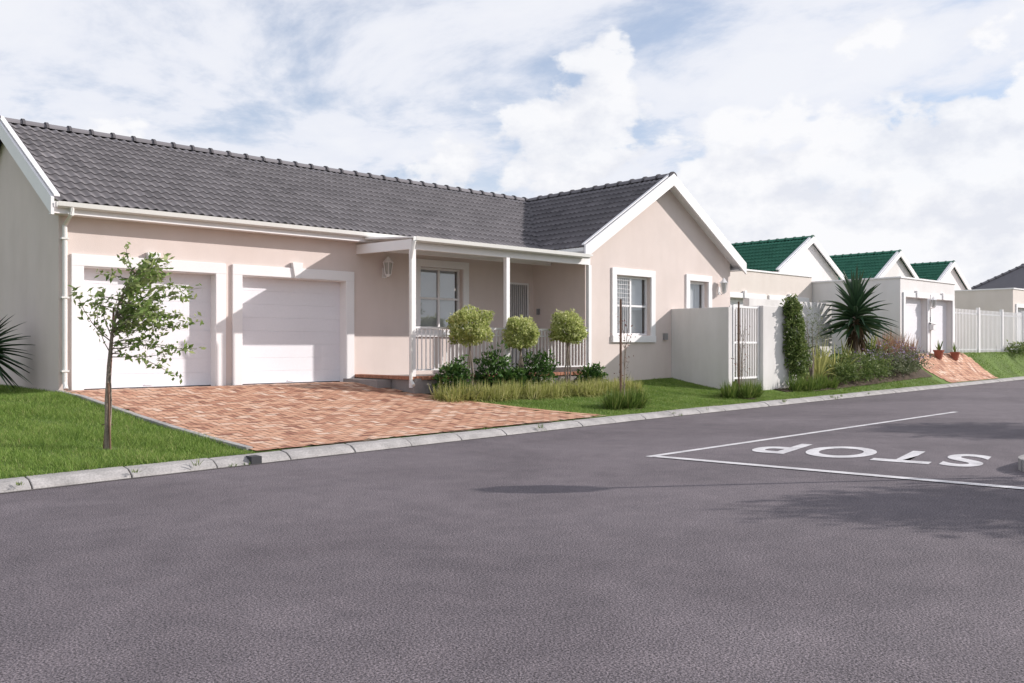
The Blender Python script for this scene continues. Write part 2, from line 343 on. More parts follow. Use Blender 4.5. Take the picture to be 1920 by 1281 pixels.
def window(par,name,x0,x1,z0,z1,y,cols=2,rows=2,blinds=True,bars=False,fw=0.05):
    g=MB(); yy=y+0.10
    g.box(x0,x1,yy,yy+0.06,z0,z0+fw).box(x0,x1,yy,yy+0.06,z1-fw,z1).box(x0,x0+fw,yy+0.001,yy+0.059,z0+fw,z1-fw).box(x1-fw,x1,yy+0.001,yy+0.059,z0+fw,z1-fw)
    for i in range(1,cols):
        x=x0+(x1-x0)*i/cols; g.box(x-fw*.6,x+fw*.6,yy-0.004,yy+0.055,z0+fw,z1-fw)
    for j in range(1,rows):
        z=z0+(z1-z0)*j/rows; g.box(x0+fw,x1-fw,yy+0.004,yy+0.052,z-fw*.5,z+fw*.5)
    g.make(name+'_frame','white',par,bevel=0.004)
    g=MB(); g.poly([(x0,yy+0.03,z0),(x1,yy+0.03,z0),(x1,yy+0.03,z1),(x0,yy+0.03,z1)]); g.make(name+'_glass','glass',par)
    if blinds:
        g=MB(); x=x0+0.03
        while x<x1-0.03:
            a=math.radians(-24 if blinds!='closed' else 3); dx=0.038*math.cos(a); dy=0.038*math.sin(a)
            g.add([(x-dx,yy+0.12-dy,z0),(x+dx,yy+0.12+dy,z0),(x+dx,yy+0.12+dy,z1),(x-dx,yy+0.12-dy,z1)],[(0,1,2,3)]); x+=(0.092 if blinds!='closed' else 0.079)
        g.make(name+'_blinds','blind',par)
    if bars:
        g=MB(); xm=(x0+x1)/2
        z=z0+(z1-z0)/2+0.09
        while z<z1-fw:
            g.box(x0+fw,xm-fw,yy-0.03,yy-0.022,z-0.004,z+0.004); z+=0.11
        for i in range(1,7):
            x=x0+fw+(xm-x0-2*fw)*i/7; g.box(x-0.004,x+0.004,yy-0.021,yy-0.014,z0+fw,z1-fw)
        g.make(name+'_burglar_bars','white',par)
def surround(g,x0,x1,z0,z1,y,w=0.2,t=0.04,bottom=True):
    g.box(x0,x1,y-t,y+0.02,z1-w,z1)
    zb=z0+(w if bottom else 0)
    g.box(x0,x0+w,y-t+0.001,y+0.02,zb,z1-w); g.box(x1-w,x1,y-t+0.001,y+0.02,zb,z1-w)
    if bottom: g.box(x0,x1,y-t-0.02,y+0.02,z0,zb)
def lantern(par,x,y,z,name='wall_lantern'):
    g=MB(); yc=y-0.16
    g.box(x-0.05,x+0.05,y-0.015,y+0.02,z-0.16,z+0.06)
    g.tube([(x,y-0.01,z-0.09),(x,y-0.08,z-0.16),(x,yc,z-0.11)],0.014,6)
    g.tube([(x,yc,z-0.15),(x,yc,z-0.09)],[0.02,0.075],6)
    g.tube([(x,yc,z+0.16),(x,yc,z+0.22),(x,yc,z+0.30)],[0.13,0.075,0.014],6)
    for k in range(6):
        a=2*math.pi*k/6; g.tube([(x+0.068*math.cos(a),yc+0.068*math.sin(a),z-0.1),(x+0.115*math.cos(a),yc+0.115*math.sin(a),z+0.17)],0.008,4)
    g.make(name,'white',par)
    g=MB(); g.tube([(x,yc,z-0.09),(x,yc,z+0.16)],[0.06,0.10],6); g.make(name+'_glass','lampglass',par)
def garage_door(par,name,x0,x1,z0,z1,y,n=8):
    g=MB(); hh=(z1-z0)/n
    for i in range(n):
        g.box(x0,x1,y+(0.0),y+0.03,z0+i*hh+0.003,z0+(i+1)*hh-0.003)
        g.box(x0,x1,y+0.003,y+0.028,z0+(i+1)*hh-0.003,z0+(i+1)*hh+0.003)
    g.box((x0+x1)/2-0.07,(x0+x1)/2+0.07,y-0.02,y,z0+0.05,z0+0.07)
    g.make(name,'door',par,bevel=0.002)
    g=MB(); g.box(x0,x1,y-0.004,y+0.02,z0-0.01,z0+0.022); g.make(name+'_seal','dark',par)

# ------------------------------------------------------------------ main house
house=empty('bungalow_house')
YG=16.2; YW=14.4; FL=0.62
XL=4.4; XR=21.65; YB=23.0
RY=19.6; RZ=5.80; EY=15.88; EZ=3.80
g=MB()
op1=(4.79,7.16,FL,2.76); op2=(7.68,10.02,FL,2.76); opw=(11.98,13.22,1.78,3.2); opd=(14.72,15.42,0.78,2.98)
g.wall(XL,15.55,0.0,3.85,YG,[op1,op2,opw,opd],0.24)
zt=3.83
g.poly([(XL,YG,0),(XL,YG,zt),(XL,RY,RZ-0.05),(XL,YB,zt),(XL,YB,0)])
g.poly([(XR,YG,0),(XR,YG,zt),(XR,RY,RZ-0.05),(XR,YB,zt),(XR,YB,0)])
g.poly([(XL,YB,0),(XR,YB,0),(XR,YB,zt),(XL,YB,zt)])
w1=(16.68,18.02,1.66,3.15); w2=(19.7,20.55,1.2,3.16)
g.wall(15.55,XR,0.0,3.70,YW,[w1,w2],0.16)
WX=18.6; WE=3.72; wsl=(RZ-WE)/(WX-15.3)
def wz(x): return RZ-abs(x-WX)*wsl-0.06
g.poly([(15.55,YW,3.70),(XR,YW,3.70),(XR,YW,wz(XR)),(WX,YW,wz(WX)),(15.55,YW,wz(15.55))])
g.poly([(15.55,YW,0),(15.55,YW,3.85),(15.55,YG,3.85),(15.55,YG,0)])
g.poly([(XR,YW,0),(XR,YW,3.7),(XR,YG,3.7),(XR,YG,0)])
g.make('walls','stucco',house)
g=MB()
surround(g,4.59,7.345,FL-0.05,2.97,YG,0.2,0.05,False); surround(g,7.48,10.21,FL-0.05,2.97,YG,0.2,0.05,False)
surround(g,11.80,13.40,1.6,3.37,YG,0.17,0.04); surround(g,16.5,18.2,1.48,3.33,YW,0.17,0.04); surround(g,19.53,20.72,1.0,3.33,YW,0.165,0.04)
for cx in (5.97,8.85):
    g.add([(cx-0.06,YG-0.09,2.76),(cx+0.06,YG-0.09,2.76),(cx+0.12,YG-0.09,3.08),(cx-0.12,YG-0.09,3.08),(cx-0.06,YG,2.76),(cx+0.06,YG,2.76),(cx+0.12,YG,3.08),(cx-0.12,YG,3.08)],
          [(0,1,2,3),(3,2,6,7),(0,3,7,4),(1,5,6,2),(0,4,5,1)])
for a,b_ in ((4.79,7.16),(7.68,10.02)):
    g.box(a-0.01,a+0.004,YG-0.03,YG+0.24,FL,2.76).box(b_-0.004,b_+0.01,YG-0.03,YG+0.24,FL,2.76).box(a+0.004,b_-0.004,YG-0.03,YG+0.24,2.756,2.77)
g.make('door_and_window_surrounds','white',house,bevel=0.006)
garage_door(house,'garage_door_a',4.79,7.16,FL,2.76,YG+0.22); garage_door(house,'garage_door_b',7.68,10.02,FL,2.76,YG+0.22)
window(house,'porch_window',11.98,13.22,1.78,3.2,YG,2,2,True,False)
window(house,'front_window',16.68,18.02,1.66,3.15,YW,2,2,True,True)
window(house,'side_window',19.7,20.55,1.2,3.16,YW,1,1,'closed',False,0.07)
g=MB(); g.box(14.72,15.42,YG+0.2,YG+0.24,0.78,2.98); g.make('front_door','dark',house)
g=MB()
g.box(14.72,14.76,YG+0.03,YG+0.07,0.8,2.98).box(15.38,15.42,YG+0.03,YG+0.07,0.8,2.98).box(14.76,15.38,YG+0.03,YG+0.07,2.93,2.98).box(14.76,15.38,YG+0.03,YG+0.07,1.82,1.88).box(14.76,15.38,YG+0.03,YG+0.07,0.8,0.86)
for i in range(1,9):
    x=14.76+0.62*i/9; g.box(x-0.011,x+0.011,YG+0.04,YG+0.06,0.86,2.93)
g.make('security_gate','white',house)
Lm=XR+0.2-(XL-0.17)
vm=Vector((0,RY-EY,RZ-EZ)); sm_=vm.length; vm.normalize()
tile_roof('main_roof_front',(XL-0.17,EY,EZ),(1,0,0),tuple(vm),Lm,sm_,'tiles',house,seed=1)
tile_roof('main_roof_back',(XL-0.17,2*RY-EY,EZ),(1,0,0),(0,-vm.y,vm.z),Lm,sm_,'tiles',house,seed=2)
YV=14.12
vw=Vector((WX-15.3,0,RZ-WE)); sw=vw.length; vw.normalize()
tile_roof('wing_roof_left',(15.3,YV,WE),(0,1,0),tuple(vw),RY-YV,sw,'tiles',house,seed=3)
tile_roof('wing_roof_right',(2*WX-15.3,YV,WE),(0,1,0),(-vw.x,0,vw.z),RY-YV,sw,'tiles',house,seed=4)
ridge('main_ridge',(XL-0.17,RY,RZ+0.02),(XR+0.2,RY,RZ+0.02),'tiles',house)
ridge('wing_ridge',(WX,YV,RZ+0.02),(WX,RY-0.1,RZ+0.02),'tiles',house)
g=MB()
def barge(p0,p1,thick,hgt=0.25,up=0.07):
    g.prism(Vector(p0)+Vector((0,0,up)),Vector(p1)+Vector((0,0,up)),thick,(0,0,-hgt))
T=(-0.05,0,0)
barge((XL-0.17,EY-0.06,EZ-0.03),(XL-0.17,RY,RZ),T,0.29,0.085); barge((XL-0.17,2*RY-EY+0.06,EZ-0.03),(XL-0.17,RY,RZ),T,0.29,0.085)
barge((XL-0.172,EY-0.06,EZ+0.0),(XL-0.172,RY,RZ+0.03),(0.09,0,0),0.03,0.10)
T=(0,-0.05,0)
barge((15.22,YV,WE-0.05),(WX,YV,RZ),T,0.31,0.085); barge((2*WX-15.22,YV-0.001,WE-0.05),(WX,YV-0.001,RZ),T,0.31,0.085)
barge((15.22,YV+0.001,WE-0.05+0.03),(WX,YV+0.001,RZ+0.03),(0,0.08,0),0.03,0.10); barge((2*WX-15.22,YV+0.002,WE-0.02),(WX,YV+0.002,RZ+0.03),(0,0.08,0),0.03,0.10)
g.prism((15.3,YV,WE-0.1),(WX,YV,RZ-0.1),(0,YW-YV+0.02,0),(0,0,-0.02)); g.prism((2*WX-15.3,YV,WE-0.1),(WX,YV,RZ-0.1),(0,YW-YV+0.02,0),(0,0,-0.02))
g.make('barge_boards','white',house)
g=MB()
g.box(XL-0.17,15.35,EY+0.005,EY+0.03,EZ-0.20,EZ+0.0); g.box(XL-0.15,15.5,EY+0.03,YG+0.01,EZ-0.19,EZ-0.17)
g.box(15.32,15.35,YV+0.03,EY,WE-0.19,WE+0.0); g.box(15.35,15.56,YV+0.03,YG,WE-0.18,WE-0.16)
g.box(21.85,21.88,YV+0.03,RY,WE-0.19,WE); g.box(21.64,21.85,YV+0.03,RY,WE-0.18,WE-0.16)
g.make('fascia','white',house)
def gutter(g,p0,p1,out):
    p0=Vector(p0);p1=Vector(p1);out=Vector(out)
    prof=[(0,0.0),(0,-0.085),(0.03,-0.10),(0.075,-0.10),(0.105,-0.075),(0.115,0.0),(0.105,0.0),(0.095,-0.07),(0.01,-0.08),(0.01,0.0)]
    a=[p0+out*o+Vector((0,0,z)) for o,z in prof]; b_=[p1+out*o+Vector((0,0,z)) for o,z in prof]; n=len(prof)
    g.add(a+b_,[(i,(i+1)%n,(i+1)%n+n,i+n) for i in range(n)]+[(0,1,2,3,4,5,6,7,8,9),tuple(range(19,9,-1))])
g=MB()
gutter(g,(XL-0.12,EY,EZ-0.01),(15.2,EY,EZ-0.01),(0,-1,0)); gutter(g,(15.318,YV+0.02,WE-0.01),(15.318,EY-0.12,WE-0.01),(-1,0,0)); gutter(g,(21.882,YV+0.02,WE-0.01),(21.882,RY,WE-0.01),(1,0,0))
g.tube([(4.50,EY-0.06,EZ-0.09),(4.50,EY-0.06,EZ-0.2),(4.48,YG-0.06,EZ-0.36),(4.48,YG-0.06,0.78),(4.48,YG-0.12,0.66)],0.04,10)
for z in (0.95,2.2,3.2): g.box(4.42,4.54,YG-0.11,YG+0.01,z,z+0.03)
g.make('gutters_and_downpipes','pvc',house)
# porch
g=MB(); PX0=10.28; PY=14.2
g.prism((PX0,PY-0.1,3.52),(15.5,PY-0.1,3.52),(0,EY-PY+0.12,0.13),(0,0,0.035))
g.box(PX0+0.03,15.5,PY-0.02,PY+0.05,3.31,3.50)
g.prism((PX0+0.0,PY-0.02,3.31),(PX0+0.0,YG,3.36),(0.05,0,0),(0,0,0.2))
for yy in (14.8,15.5):
    g.box(PX0+0.05,15.5,yy,yy+0.05,3.38,3.48)
for x in (PX0,12.8):
    g.box(x,x+0.10,PY-0.03,PY+0.07,0.56,3.31)
g.box(15.43,15.53,PY-0.03,PY+0.07,0.8,3.31)
g.make('porch_frame','white',house,bevel=0.004)
g=MB(); gutter(g,(PX0-0.02,PY-0.1,3.545),(15.3,PY-0.1,3.545),(0,-1,0))
g.tube([(10.25,PY-0.16,3.46),(10.22,PY-0.12,3.25),(10.22,PY-0.08,3.1),(10.22,PY-0.08,0.72),(10.2,PY-0.2,0.62)],0.035,8)
g.make('porch_gutter','pvc',house)
g=MB()
g.box(10.36,15.45,PY-0.005,PY+0.035,1.74,1.78).box(10.36,15.45,PY-0.005,PY+0.035,0.90,0.93).box(10.36,15.45,PY-0.0,PY+0.03,1.60,1.62)
x=10.45
while x<15.4:
    if not 12.78<x<12.93: g.box(x-0.010,x+0.010,PY+0.005,PY+0.025,0.93,1.74)
    x+=0.105
x=10.5
while x<15.3:
    g.tube([(x-0.045,PY+0.015,1.62),(x-0.03,PY+0.015,1.70),(x,PY+0.015,1.735),(x+0.03,PY+0.015,1.70),(x+0.045,PY+0.015,1.62)],0.006,4); x+=0.105
g.make('porch_railing','white',house)
g=MB(); g.box(10.3,15.55,14.12,16.19,0.2,0.745); g.make('porch_slab','slab',house)
g=MB()
for i in range(18): 
    y=14.12+i*0.115; g.box(10.24,10.46,y+0.004,y+0.108,0.72,0.785)
for i in range(44):
    x=10.47+i*0.115; g.box(x+0.004,x+0.108,14.08,14.30,0.72,0.785)
g.make('porch_coping','brick',house,bevel=0.004)
g=MB(); g.box(9.95,10.29,14.9,16.18,0.4,0.70); g.make('porch_step','slab',house)
lantern(house,11.0,YG,3.05); lantern(house,21.1,YW,3.0,'side_lantern')
g=MB(); g.box(18.55,18.68,YW-0.07,YW+0.01,1.55,1.72); g.box(15.5,15.56,15.95,16.03,2.18,2.33); g.make('meter_box','grey_metal',house)

# ------------------------------------------------------------------ boundary wall, gates, fence
bw=empty('boundary_wall')
g=MB(); g.box(18.9,19.08,12.62,YW-0.002,0.2,2.37); g.box(20.3,22.0,12.5,12.7,0.2,2.44); g.box(21.8,22.0,12.7,15,0.2,2.44); g.box(22.0,26.8,14.0,14.2,0.4,2.75); g.box(20.3,20.5,12.7,13.3,0.2,2.44)
g.make('wall_body','bound',bw,bevel=0.01)
gt=empty('garden_gate')
g=MB(); g.box(19.09,19.14,12.60,12.65,0.5,2.42).box(20.23,20.28,12.60,12.65,0.5,2.42).box(19.14,20.23,12.60,12.64,2.36,2.41).box(19.14,20.23,12.60,12.64,0.55,0.6).box(19.14,20.23,12.60,12.64,1.45,1.5)
for i in range(1,10):
    x=19.14+1.09*i/10; g.box(x-0.013,x+0.013,12.61,12.63,0.6,2.36)
g.make('gate_bars','white',gt)
pf=empty('palisade_fence')
g=MB(); x=36.6
while x<44.6:
    g.box(x-0.02,x+0.02,13.98,14.0,1.02,2.88)
    x+=0.15
for x in (36.55,39.2,41.9,44.6): g.box(x-0.05,x+0.05,13.93,14.06,1.0,2.98)
g.box(36.6,44.6,14.0,14.04,1.2,1.26).box(36.6,44.6,14.0,14.04,2.68,2.74)
g.make('fence_pales','white',pf)

# ------------------------------------------------------------------ neighbouring houses
def gable_house(x0,x1,yf,yb,ez,rz,base,name='green_roof_house',tiles='green_tiles',garage=None,gy=None,gz=4.0,wallmat='cream'):
    p=empty(name); xm=(x0+x1)/2
    g=MB()
    g.poly([(x0+.15,yf,base),(x1-.15,yf,base),(x1-.15,yf,ez),(xm,yf,rz-0.06),(x0+.15,yf,ez)])
    g.poly([(x0+.15,yb,base),(x1-.15,yb,base),(x1-.15,yb,ez),(xm,yb,rz-0.06),(x0+.15,yb,ez)])
    g.poly([(x0+.15,yf,base),(x0+.15,yf,ez),(x0+.15,yb,ez),(x0+.15,yb,base)]); g.poly([(x1-.15,yf,base),(x1-.15,yf,ez),(x1-.15,yb,ez),(x1-.15,yb,base)])
    g.make('gable_walls','whitewall',p)
    v=Vector((xm-x0,0,rz-ez)); s=v.length; v.normalize()
    tile_roof('roof_left',(x0,yf-0.15,ez),(0,1,0),tuple(v),yb-yf+0.3,s,tiles,p,seed=int(x0)); tile_roof('roof_right',(x1,yf-0.15,ez),(0,1,0),(-v.x,0,v.z),yb-yf+0.3,s,tiles,p,seed=int(x1))
    ridge('ridge',(xm,yf-0.15,rz+0.03),(xm,yb,rz+0.03),tiles,p)
    g=MB()
    for a in (x0-0.05,x1+0.05):
        for yy,t in ((yf-0.15,-0.06),(yb+0.15,0.06)):
            g.prism((a,yy+(0.002 if a>xm else 0),ez+0.04),(xm,yy+(0.002 if a>xm else 0),rz+0.08),(0,t,0),(0,0,-0.26))
            g.prism((a,yy+(0.004 if a>xm else 0.002),ez+0.09),(xm,yy+(0.004 if a>xm else 0.002),rz+0.12),(0,-t*2,0),(0,0,-0.05))
    g.make('verge_trim','white',p)
    if garage:
        gx0,gx1,doors=garage
        g=MB(); ops=[(a,b_,base,base+2.15) for a,b_ in doors]
        g.wall(gx0,gx1,base-0.6,gz,gy,ops,0.25)
        g.poly([(gx0,gy,base-0.6),(gx0,gy,gz),(gx0,yf+3,gz),(gx0,yf+3,base-0.6)]); g.poly([(gx1,gy,base-0.6),(gx1,gy,gz),(gx1,yf+3,gz),(gx1,yf+3,base-0.6)])
        g.poly([(gx0,gy,gz-0.15),(gx1,gy,gz-0.15),(gx1,yf-0.01,gz-0.15),(gx0,yf-0.01,gz-0.15)])
        g.make('garage_walls',wallmat,p)
        g=MB(); g.box(gx0-0.04,gx1+0.04,gy-0.04,gy+0.16,gz,gz+0.06).box(gx0-0.04,gx0+0.16,gy+0.16,yf+1,gz,gz+0.06).box(gx1-0.16,gx1+0.04,gy+0.16,yf+1,gz,gz+0.06)
        for a,b_ in doors: 
            surround(g,a-0.17,b_+0.17,base,base+2.33,gy,0.17,0.05,False)
            c=(a+b_)/2; g.box(c-0.08,c+0.08,gy-0.09,gy,base+2.16,base+2.42)
        g.make('parapet_coping','white',p,bevel=0.008)
        for k,(a,b_) in enumerate(doors): garage_door(p,'garage_door_%d'%k,a,b_,base,base+2.15,gy+0.2)
    return p
gable_house(32.3,37.7,19.3,28,4.45,6.0,0.9,garage=(24.2,31.55,[(25.6,28.1),(28.6,31.1)]),gy=17.3,gz=4.03)
h2=gable_house(40.9,46.1,19.3,28,4.45,6.0,1.0,garage=(31.6,36.5,[(31.95,33.85),(34.3,36.2)]),gy=13.9,gz=3.82,wallmat='whitewall')
gable_house(48.6,53.8,19.7,28,4.45,6.0,1.0)
lantern(h2,34.08,13.9,2.95); 
cu=bpy.data.curves.new('n','FONT'); cu.body='63'; cu.size=0.26; cu.offset=0.006; cu.align_x='CENTER'
t=bpy.data.objects.new('house_number',cu); S.collection.objects.link(t); t.rotation_euler=(math.radians(90),0,0); t.location=(34.08,13.875,2.28); cu.extrude=0.01; cu.materials.append(M['dark']); t.parent=h2
g=MB(); g.box(33.98,34.2,13.7,13.88,1.98,2.2); g.prism((33.95,13.66,2.2),(34.23,13.66,2.2),(0,0.24,0.08),(0,0,0.02)); g.make('letter_box','white',h2,bevel=0.01)
fh=empty('grey_roof_house')
g=MB(); g.wall(45.2,56,0.5,4.05,14.6,[(45.7,48.1,1.0,3.2),(48.6,51,1.0,3.2)],0.25); g.poly([(45.2,14.6,0.5),(45.2,14.6,4.05),(45.2,24,4.05),(45.2,24,0.5)]); g.poly([(45.2,14.6,3.9),(56,14.6,3.9),(56,24,3.9),(45.2,24,3.9)]); g.make('walls','cream',fh)
g=MB(); g.box(45.16,56,14.56,14.76,4.05,4.11).box(45.16,45.36,14.76,24,4.05,4.11); surround(g,45.53,48.27,1.0,3.37,14.6,0.17,0.05,False); g.make('coping','white',fh)
garage_door(fh,'garage_door_a',45.7,48.1,1.0,3.2,14.8); garage_door(fh,'garage_door_b',48.6,51,1.0,3.2,14.8)
def hip(x0,x1,y0,y1,ez,rz,nm,par):
    g=MB(); r=(y1-y0)/2; ym=(y0+y1)/2
    a,b_,c,d=(x0,y0,ez),(x1,y0,ez),(x1,y1,ez),(x0,y1,ez); e,f=(x0+r,ym,rz),(x1-r,ym,rz)
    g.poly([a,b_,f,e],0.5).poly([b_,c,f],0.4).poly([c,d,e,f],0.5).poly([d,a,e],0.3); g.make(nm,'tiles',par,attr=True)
    g=MB(); g.box(x0+0.3,x1-0.3,y0+0.3,y1-0.3,1,ez-0.02); g.make(nm+'_walls','cream',par)
    g=MB(); g.box(x0-0.02,x1+0.02,y0-0.02,y0+0.02,ez-0.16,ez-0.005).box(x0-0.02,x0+0.02,y0+0.02,y1,ez-0.16,ez-0.005); g.make(nm+'_fascia','white',par)
    ridge(nm+'_hip',e,f,'tiles',par); ridge(nm+'_hip_front',a,e,'tiles',par); ridge(nm+'_hip_back',d,e,'tiles',par)
hip(57,80,16.2,21.0,4.75,6.3,'hipped_roof',fh)
fh2=empty('distant_house'); hip(86,104,17,27,4.0,6.3,'roof',fh2)
fh3=empty('distant_house'); hip(112,132,20,30,4.2,6.6,'roof',fh3)

# ------------------------------------------------------------------ vegetation helpers
def leafcloud(P,size,asp=0.5,up=0.0,outward=None,r=rng):
    n=len(P); d=r.normal(size=(n,3)); 
    if outward is not None: d+=outward*1.2
    d[:,2]+=up; d/=np.linalg.norm(d,axis=1)[:,None]
    q=r.normal(size=(n,3)); s=np.cross(d,q); s/=np.linalg.norm(s,axis=1)[:,None]
    sz=(size*r.uniform(0.6,1.35,n))[:,None]
    a=P-d*sz*0.5; b_=P+s*sz*asp*0.5+d*sz*0.05; c=P+d*sz*0.55; e=P-s*sz*asp*0.5+d*sz*0.05
    V=np.stack([a,b_,c,e],1).reshape(-1,3); F=np.arange(4*n).reshape(n,4); return V,F
def ell(n,c,rad,shell=0.55,lump=0.15,r=rng,flat=None):
    d=r.normal(size=(n,3)); d/=np.linalg.norm(d,axis=1)[:,None]
    rr=shell+(1-shell)*r.uniform(0,1,n)**0.6
    ph=r.uniform(0,6.28,6); k=r.integers(2,5,6)
    l=1+lump*(np.sin(k[0]*3*d[:,0]+ph[0])+np.sin(k[1]*3*d[:,1]+ph[1])+np.sin(k[2]*3*d[:,2]+ph[2]))*0.6
    rr=rr*l
    if flat is not None: d[:,2]=np.where(d[:,2]<0,d[:,2]*flat,d[:,2])
    return np.array(c)+d*rr[:,None]*np.array(rad),d,rr
def foliage(name,mt,blobs,size,asp=0.5,parent=None,core=None):
    Vs=[];Fs=[];Cs=[];n0=0
    for (n,c,rad,lump) in blobs:
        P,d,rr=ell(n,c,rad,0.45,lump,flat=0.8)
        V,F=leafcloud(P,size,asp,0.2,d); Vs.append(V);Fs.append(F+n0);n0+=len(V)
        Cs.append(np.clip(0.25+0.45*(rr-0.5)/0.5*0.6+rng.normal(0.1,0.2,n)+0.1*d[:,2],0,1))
    return np_mesh(name,np.concatenate(Vs),np.concatenate(Fs),mt,parent,np.concatenate(Cs))
def ribbons(roots,dirs,lens,widths,droop,seg=4,fold=0.0):
    n=len(roots); roots=np.asarray(roots,float); d=np.asarray(dirs,float); d/=np.linalg.norm(d,axis=1)[:,None]
    side=np.cross(d,np.array([0,0,1.0])+rng.normal(size=(n,3))*0.15); side/=np.linalg.norm(side,axis=1)[:,None]+1e-9
    up=np.cross(side,d)
    Vs=[]
    for i in range(seg+1):
        t=i/seg; p=roots+d*(lens*t)[:,None]; p[:,2]-=droop*lens*t*t
        w=widths*(1-t**1.6)*(0.75+0.5*min(t*3,1)) if i<seg else widths*0.02
        Vs.append(np.stack([p-side*(w/2)[:,None]+up*(w*fold)[:,None],p-up*(w*fold*0.6)[:,None],p+side*(w/2)[:,None]+up*(w*fold)[:,None]],1))
    V=np.stack(Vs,1)
    base=(np.arange(n)*(seg+1)*3)[:,None,None]
    ii=np.arange(seg)[None,:,None]*3; jj=np.arange(2)[None,None,:]
    a=base+ii+jj; F=np.stack([a,a+1,a+4,a+3],-1).reshape(-1,4)
    return V.reshape(-1,3),F,np.repeat(np.arange(n),seg*2)
def clump(c,n,rad,ln,w,droop=0.35,spread=0.9,fold=0.0,seg=4):
    th=rng.uniform(0,2*np.pi,n); el=np.abs(rng.normal(0,0.5,n))*spread
    d=np.stack([np.cos(th)*np.sin(el),np.sin(th)*np.sin(el),np.cos(el)],1)
    rr=rad*np.sqrt(rng.uniform(0,1,n))
    ro=np.stack([c[0]+np.cos(th)*rr,c[1]+np.sin(th)*rr,np.full(n,c[2])],1)
    return ribbons(ro,d,ln*rng.uniform(0.6,1.15,n),w*rng.uniform(0.7,1.3,n),np.clip(np.sin(el),0,1)*droop+0.05,seg,fold)
def clumps(name,mt,items,parent=None,**kw):
    Vs=[];Fs=[];Cs=[];n0=0
    for (c,n,rad,ln,w) in items:
        V,F,ids=clump(c,n,rad,ln,w,**kw); cc=np.clip(rng.normal(0.5,0.22,n),0,1)
        Vs.append(V);Fs.append(F+n0);n0+=len(V);Cs.append(cc[ids])
    return np_mesh(name,np.concatenate(Vs),np.concatenate(Fs),mt,parent,np.concatenate(Cs))

def blades(name,n,x0,x1,y0f,y1,cond,hgt=0.045,w=0.006):
    x=rng.uniform(x0,x1,n); y=rng.uniform(y0f,y1,n); k=cond(x,y); x=x[k];y=y[k];n=len(x); z=H(x,y)
    th=rng.uniform(0,np.pi,n); l=hgt*rng.uniform(0.5,1.3,n)*(0.85+0.3*np.sin(x*2.1+1)*np.sin(y*2.7)+0.2*np.sin(x*7.3+y*3.1)); ww=w*rng.uniform(0.7,1.3,n)
    lean=rng.normal(0,0.55,(n,2))*l[:,None]
    a=np.stack([x-np.cos(th)*ww/2,y-np.sin(th)*ww/2,z-0.003],1); b_=np.stack([x+np.cos(th)*ww/2,y+np.sin(th)*ww/2,z-0.003],1)
    c=np.stack([x+lean[:,0],y+lean[:,1],z+l],1)
    return np_mesh(name,np.stack([a,b_,c],1).reshape(-1,3),np.arange(3*n).reshape(n,3),'grass',None,np.clip(rng.normal(0.5,0.24,n),0,1))
def condL(x,y):
    return (x<xl(y)-0.04)&(y>kf(x)+KW-0.02)&((x<4.38)|(y<16.15))&((x-3.55)**2+(y-11.1)**2>0.13**2)
S1=(13.64,11.55); S2=(18.3,11.85)
def condR(x,y):
    kb=kf(x)+KW-0.02
    bed=(x>20.6)&(y>12.05)
    bedp=(y>13.35)&(x<15.6)
    return (x>xr(y)+0.12)&(y>kb)&(~bed)&(~bedp)&(y<14.35)&((x-S1[0])**2+(y-S1[1])**2>0.35**2)&((x-S2[0])**2+(y-S2[1])**2>0.3**2)&((x<18.9)|(y<12.45))
blades('lawn_grass',160000,1.2,5.1,9.2,20.5,condL,0.065,0.008)
blades('lawn_grass',26000,-5,1.2,8.5,20.5,condL,0.06,0.012)
blades('lawn_grass',150000,10.4,23.0,10.6,14.4,condR,0.042,0.010)
blades('lawn_grass',40000,33,60,12,14.0,lambda x,y:(x>36.9+(14-y)*0.4)&(y>kf(x)+KW),0.05,0.02)
blades('lawn_grass',24000,22,32,11.5,13.9,lambda x,y:(y>kf(x)+KW)&(y<kf(x)+KW+0.5)&(x<31),0.05,0.015)
# little weeds in the kerb joints
it=[]
for k in range(34):
    x=rng.uniform(1,24); it.append(((x,float(kf(x))+rng.choice([-0.01,KW]),0.0 if rng.uniform()<0.5 else 0.06),int(rng.uniform(6,22)),0.04,rng.uniform(0.05,0.13),0.008))
clumps('kerb_weeds','clump',it,droop=0.5,spread=1.3)

g=MB()
def bed(pts):
    g.poly([(x,y,Hf(x,y)+0.02) for x,y in pts])
bed([(10.45,13.3),(12.2,13.2),(12.2,14.1),(10.4,14.1)]); bed([(12.2,13.2),(15.5,13.25),(15.5,14.1),(12.2,14.1)])
for i in range(10):
    a=20.8+i*1.05; b_=a+1.05; bed([(a,float(kf(a))+0.75),(b_,float(kf(b_))+0.75),(b_,13.3),(a,13.3)] if i>0 else [(a,12.1),(b_,12.15),(b_,12.5),(a,12.5)])
for s in (S1,S2): g.poly([(s[0]+0.36*math.cos(t),s[1]+0.36*math.sin(t),Hf(s[0],s[1])+0.012+0.03*math.sin(t)) for t in np.linspace(0,2*math.pi,14)[:-1]])
g.make('flower_bed_soil','soil')

